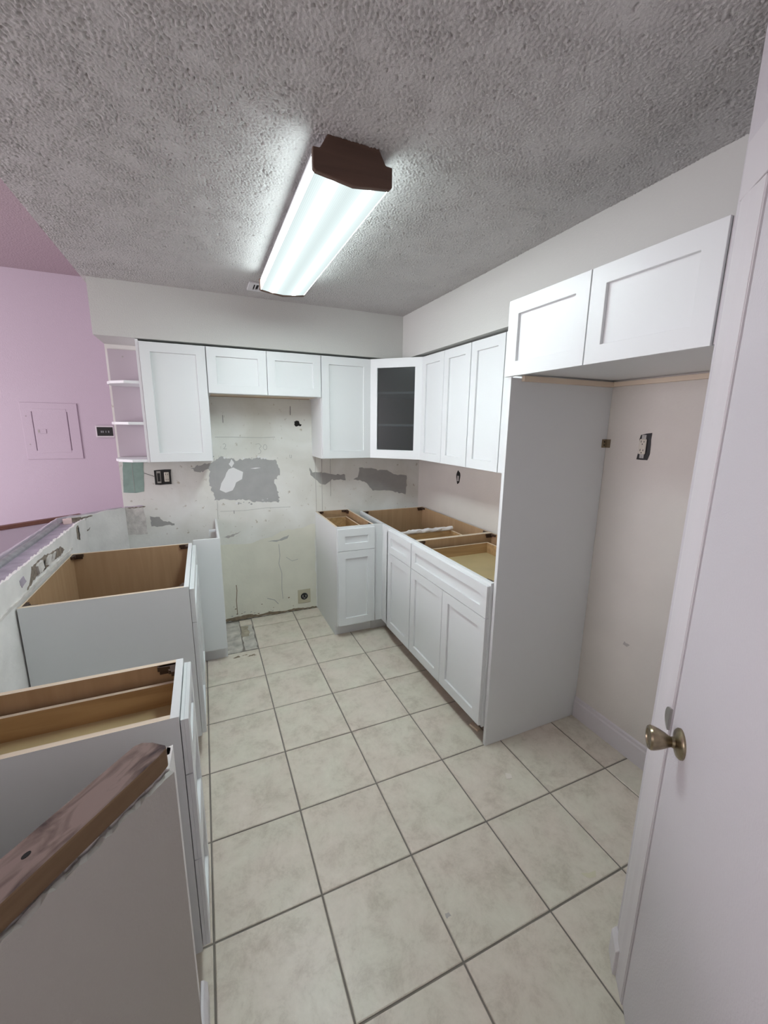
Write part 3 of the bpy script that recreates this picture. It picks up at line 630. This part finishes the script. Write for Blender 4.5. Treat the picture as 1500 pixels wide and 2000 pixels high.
wp('grey_skim_patch',[(-.589,1.235),(-.478,1.235),(-.41,1.21),(-.329,1.205),(-.26,1.17),(-.122,1.15),(-.128,.975),(-.22,1.0),(-.301,1.018),(-.46,1.030),(-.50,1.08),(-.54,1.115),(-.64,1.137),(-.60,1.155)],'skim2',.001,.02,.006,13)
wp('green_board_patch',[(-2.350,1.345),(-2.224,1.345),(-2.240,1.113),(-2.290,1.106),(-2.370,1.113)],'green',.0012,.03,.002,14)
MB().box(-2.300,-2.2975,-.0018,-.0012,1.11,1.34).build('seam_line','pencil2',wb)
wp('rough_plaster_patch',[(-2.372,1.006),(-2.30,1.012),(-2.255,1.008),(-2.25,.95),(-2.245,.80),(-2.372,.80)],'plaster',.002,.03,.004,44)
wp('torn_edge_strip',[(-2.37,1.012),(-2.26,1.014),(-2.255,1.006),(-2.37,1.004)],'pink',.004,.02,.002,45)
wp('torn_edge_strip',[(-2.36,1.001),(-2.24,1.006),(-2.25,1.0),(-2.34,.996)],'lath',.0025,.012,.0025,46)
wp('grey_skim_patch',[(-2.22,.93),(-2.19,.92),(-2.16,.925),(-2.15,.89),(-2.10,.88),(-2.06,.85),(-2.22,.85)],'skim2',.0012,.012,.006,47)
wp('dark_smudge',[(-1.93,1.275),(-1.83,1.30),(-1.785,1.31),(-1.80,1.26),(-1.86,1.235)],'skim2',.0008,.012,.008,15)
# older cream paint low on the wall, behind where the range stood
wp('old_cream_paint',[(-1.765,.66),(-1.60,.655),(-1.52,.645),(-1.44,.675),(-1.36,.69),(-1.25,.735),(-1.12,.74),(-1.0,.775),(-.995,.01),(-1.765,.01)],'cream',.0008,.03,.006,16)
wp('grey_scuff',[(-1.745,.72),(-1.68,.735),(-1.60,.755),(-1.62,.735),(-1.70,.712)],'smudge',.0012,.02,.006,17)
wp('grey_scuff',[(-1.40,.655),(-1.30,.66),(-1.22,.69),(-1.23,.66),(-1.32,.64)],'pencil2',.0012,.02,.004,18)
wp('grime_band',[(-1.765,.002),(-.995,.002),(-.995,.014),(-1.1,.012),(-1.2,.024),(-1.3,.014),(-1.4,.030),(-1.5,.020),(-1.58,.042),(-1.66,.030),(-1.765,.024)],'grime',.0016,.02,.004,19)
for i in range(22):
    x=random.uniform(-1.74,-1.2); z=.03+random.random()**2*.12; s_=random.uniform(.003,.010)
    wp('grime_spot',[(x-s_,z),(x,z-s_*.6),(x+s_,z),(x,z+s_*.6)],'grime' if i%3 else 'pencil2',.0014,.01,.002,i+300)
# seams and pencil marks as thin strips
def stroke(name,pts,w=.0022,mt_='pencil',parent=wb,y=-.0021):
    q=MB()
    for (a_,b2) in zip(pts[:-1],pts[1:]):
        a3_,b3_=Vector(a_),Vector(b2); d3=(b3_-a3_).normalized(); n3=Vector((-d3.y,d3.x))*w/2
        q.prism([tuple(a3_-n3),tuple(b3_-n3),tuple(b3_+n3),tuple(a3_+n3)],1,y,-.0002)
    return q.build(name,mt_,parent)
stroke('wall_seam',[(-1.757,1.345),(-1.758,1.1),(-1.760,.87)],.0022,'pencil2')
stroke('wall_seam',[(-.984,1.79),(-.981,1.3),(-.979,.88)],.003,'smudge')
stroke('wall_seam',[(-.926,1.345),(-.928,.88)],.003,'smudge')
stroke('wall_seam',[(-.852,1.34),(-.852,1.0)],.0025,'pencil2')
stroke('wall_crack',[(-1.306,.62),(-1.300,.52),(-1.312,.45),(-1.290,.36),(-1.295,.22),(-1.290,.13)],.004,'pencil2')
stroke('wall_crack',[(-1.659,.31),(-1.657,.26),(-1.666,.17),(-1.664,.05)],.006,'grime')
stroke('wall_crack',[(-1.25,.50),(-1.20,.46),(-1.15,.47)],.003,'pencil2')
stroke('wall_crack',[(-1.42,.155),(-1.36,.13),(-1.33,.09)],.006,'pencil2')
stroke('wall_crack',[(-1.74,1.44+.06),(-1.62,1.50),(-1.40,1.495),(-1.30,1.50)],.003,'pencil2')
stroke('wall_crack',[(-1.74,.93),(-1.55,.925),(-1.40,.935),(-1.2,.93)],.002,'pencil2')
stroke('pencil_mark',[(-1.677,1.662),(-1.678,1.605)],.004); stroke('pencil_mark',[(-1.172,1.74),(-1.174,1.672)],.005)
stroke('pencil_mark',[(-1.64,.93),(-1.64,.905)],.004)
stroke('pencil_mark',[(-1.690,1.445),(-1.678,1.452),(-1.668,1.442),(-1.672,1.428),(-1.686,1.412),(-1.664,1.412)],.0025,'pencil2')
stroke('pencil_mark',[(-1.452,1.445),(-1.425,1.450),(-1.408,1.430),(-1.425,1.412),(-1.412,1.392),(-1.418,1.375),(-1.436,1.370)],.0025,'pencil2')
stroke('pencil_mark',[(-1.385,1.442),(-1.395,1.42),(-1.385,1.40),(-1.370,1.405),(-1.366,1.425),(-1.374,1.442),(-1.385,1.442)],.0025,'pencil2')
stroke('pencil_mark',[(-1.19,1.36),(-1.188,1.335),(-1.175,1.335),(-1.176,1.358)],.0025,'pencil2')
wp('wall_hole',[(-1.142,1.622),(-1.12,1.632),(-1.105,1.625),(-1.10,1.605),(-1.085,1.60),(-1.09,1.585),(-1.11,1.592),(-1.13,1.58),(-1.145,1.60)],'dark',.0012,.01,.003,31)
# grime at top of corner
# right wall seam
MB().box(-.0012,-.0002,-1.175,-1.172,.88,1.34).build('wall_seam','smudge',wr)
MB().box(-.0012,-.0002,-1.19,-1.188,.88,1.34).build('wall_seam','smudge',wr)
MB().prism(ragged([(-2.19,.57),(-2.16,.575),(-2.155,.56),(-2.18,.555)],.01,.003,3),0,-.001,-.0002).build('wall_scuff','smudge',wr)
# oval hole in right wall with wire box
oh=thing('oval_wall_hole','small dark oval opening with cable box under the right wall cabinets','opening',(-.0005,-.655,1.207))
MB().prism([(.026*math.cos(a_)*(1+.15*math.sin(3*a_)),.052*math.sin(a_)*(1+.1*math.cos(5*a_))) for a_ in [k_*math.pi/10 for k_ in range(20)]],0,-.0015,0).build('cutout','dark',oh)
MB().box(-.004,-.0015,-.012,.010,-.030,.012).build('box_face','smudge',oh,bevel=.001)
# outlets -------------------------------------------------------------------
def receptacle(parent,mt_='ivory'):
    y=MB().box(-.0165,.0165,-.010,-.004,-.034,.034).build('device_body',mt_,parent,bevel=.003)
    q=MB()
    for s_ in (-1,1):
        z=s_*.019
        q.box(-.008,-.0055,-.0106,-.0098,z-.001,z+.008).box(.0055,.008,-.0106,-.0098,z-.001,z+.007).lathe([(.0026,-.0106),(.0026,-.0098)],1,(0,0,z-.008),8)
    q.build('slots','black',y)
    MB().box(-.010,.010,-.0045,-.002,.034,.052).build('mounting_ear','steel',parent); MB().box(-.010,.010,-.0045,-.002,-.052,-.034).build('mounting_ear','steel',parent)
    MB().lathe([(.0035,-.0045),(.003,-.0065)],1,(0,0,.046),8).build('screw','steel',parent); MB().lathe([(.0035,-.0045),(.003,-.0065)],1,(0,0,-.046),8).build('screw','steel',parent)
o1=thing('wall_outlet','bare ivory outlet without cover plate in the refrigerator alcove','outlet',(-.0005,-2.121,1.519),R90)
MB().prism(ragged([(-.022,-.056),(.030,-.058),(.034,.058),(-.020,.054)],.02,.004,4),1,-.002,0).build('wall_box','black',o1); receptacle(o1)
o2=thing('wall_outlet','double wall box with ivory outlet and black switch beside green patch','outlet',(-2.112,-.0005,1.213))
MB().prism(ragged([(-.055,-.055),(.052,-.055),(.055,.055),(-.055,.052)],.03,.003,6),1,-.003,0).build('wall_box','black',o2)
e_=bpy.data.objects.new('outlet_device',None)
sub=MB().box(.010,.042,-.012,-.004,-.034,.036).build('device_body','ivory',o2,bevel=.003)
q=MB()
for s_ in (-1,1): q.box(.018,.021,-.0126,-.0118,s_*.019-.003,s_*.019+.006).box(.031,.034,-.0126,-.0118,s_*.019-.003,s_*.019+.006)
q.build('slots','black',sub)
MB().box(-.038,-.012,-.009,-.004,-.042,.044).build('switch_strap','steel',o2); MB().box(-.034,-.016,-.014,-.009,-.03,.03).build('switch_body','black',o2)
MB().prism([(-.115,.030),(-.055,.005),(-.055,.008),(-.115,.033)],1,-.003,-.001).build('cable','pencil',o2)
o3=thing('range_outlet','square beige range outlet plate with black socket low on the back wall','outlet',(-1.106,-.0005,.126))
MB().box(-.055,.055,-.006,0,-.062,.062).build('cover_plate','beige',o3,bevel=.002)
sk=MB().lathe([(.031,-.006),(.031,-.009),(.027,-.011),(.001,-.011)],1,seg=24).build('socket','black',o3,smooth=True)
MB().box(-.016,-.010,-.0116,-.010,-.006,.012).box(.010,.016,-.0116,-.010,-.006,.012).box(-.008,.008,-.0116,-.010,-.018,-.012).build('slots','steel',sk)
# ---------------------------------------------------------------- ceiling fixture
fx=thing('ceiling_light','lit fluorescent wraparound ceiling light with dark oak end caps','ceiling light',(-1.3535,-1.430,2.426),0)
L2=.592; LW=.120
prof=[(-LW,-.100),(-.06,-.110),(0,-.114),(.06,-.110),(LW,-.100)]
# lens: thin sheet
pr=[(-LW,-.052)]+prof+[(LW,-.052)]
q=MB(); n0=len(pr)
for y in (-L2,L2): q.v+=[(x,y,z) for x,z in pr]
for i in range(n0-1): q.f.append([i,i+1,n0+i+1,n0+i]); q.m.append(0)
lens=q.build('diffuser_lens','lens',fx)
lens.data.flip_normals()
MB().box(-.078,.078,-L2,L2,-.042,-.0065).box(-.1195,.1195,-L2,L2,-.053,-.0421).build('housing','metalwhite',fx)
def cap(y0,y1):
    P_=[(-LW-.006,-.045),(-LW-.006,-.100),(-LW+.002,-.106),(0,-.121),(LW-.002,-.106),(LW+.006,-.100),(LW+.006,-.045),(LW-.016,-.044),(LW-.040,-.0045),(-LW+.040,-.0045),(-LW+.016,-.044)]
    return MB().prism(P_,1,y0,y1).build('end_cap','cap',fx,bevel=.002)
cap(-L2-.016,-L2+.001); cap(L2-.001,L2+.016)
# ceiling vent
cv=thing('ceiling_vent','small white slatted ceiling register behind the far end of the light','vent',(-1.405,-.565,H-.010))
MB().box(-.105,-.075,-.075,.075,-.006,.004).box(.075,.105,-.075,.075,-.006,.004).box(-.075,.075,-.075,-.05,-.006,.004).box(-.075,.075,.05,.075,-.006,.004).build('frame','metalwhite',cv,bevel=.001)
MB().box(-.075,.075,-.05,.05,.001,.004).build('backing','dark',cv)
for i in range(7): MB().box(-.066+i*.022,-.060+i*.022,-.05,.05,-.005,.001).build('slat','metalwhite',cv)
# debris on the floor
for i,(x,y,s_,lb) in enumerate([(-.629,-2.124,.020,'largest white plaster chip on the floor near the tall panel'),(-.918,-1.911,.006,'tiny white chip on the grout line in front of the tall panel'),(-1.742,-1.132,.005,'tiny white chip on the floor near the left cabinets')]):
    o=MB().prism(ragged([(-s_,-s_*.5),(s_*.3,-s_),(s_,s_*.3),(-s_*.2,s_)],.006,.003,i+400),2,0,.002).build('plaster_chip','chip'); o.location=(x,y,.0006); tag(o,lb,'debris')
o=MB().prism(ragged([(-.008,-.006),(.008,-.006),(.008,.006),(-.008,.006)],.006,.002,444),2,-.0008,.001).build('grey_spot','smudge',fl); o.location=(-1.19,-2.491,0)
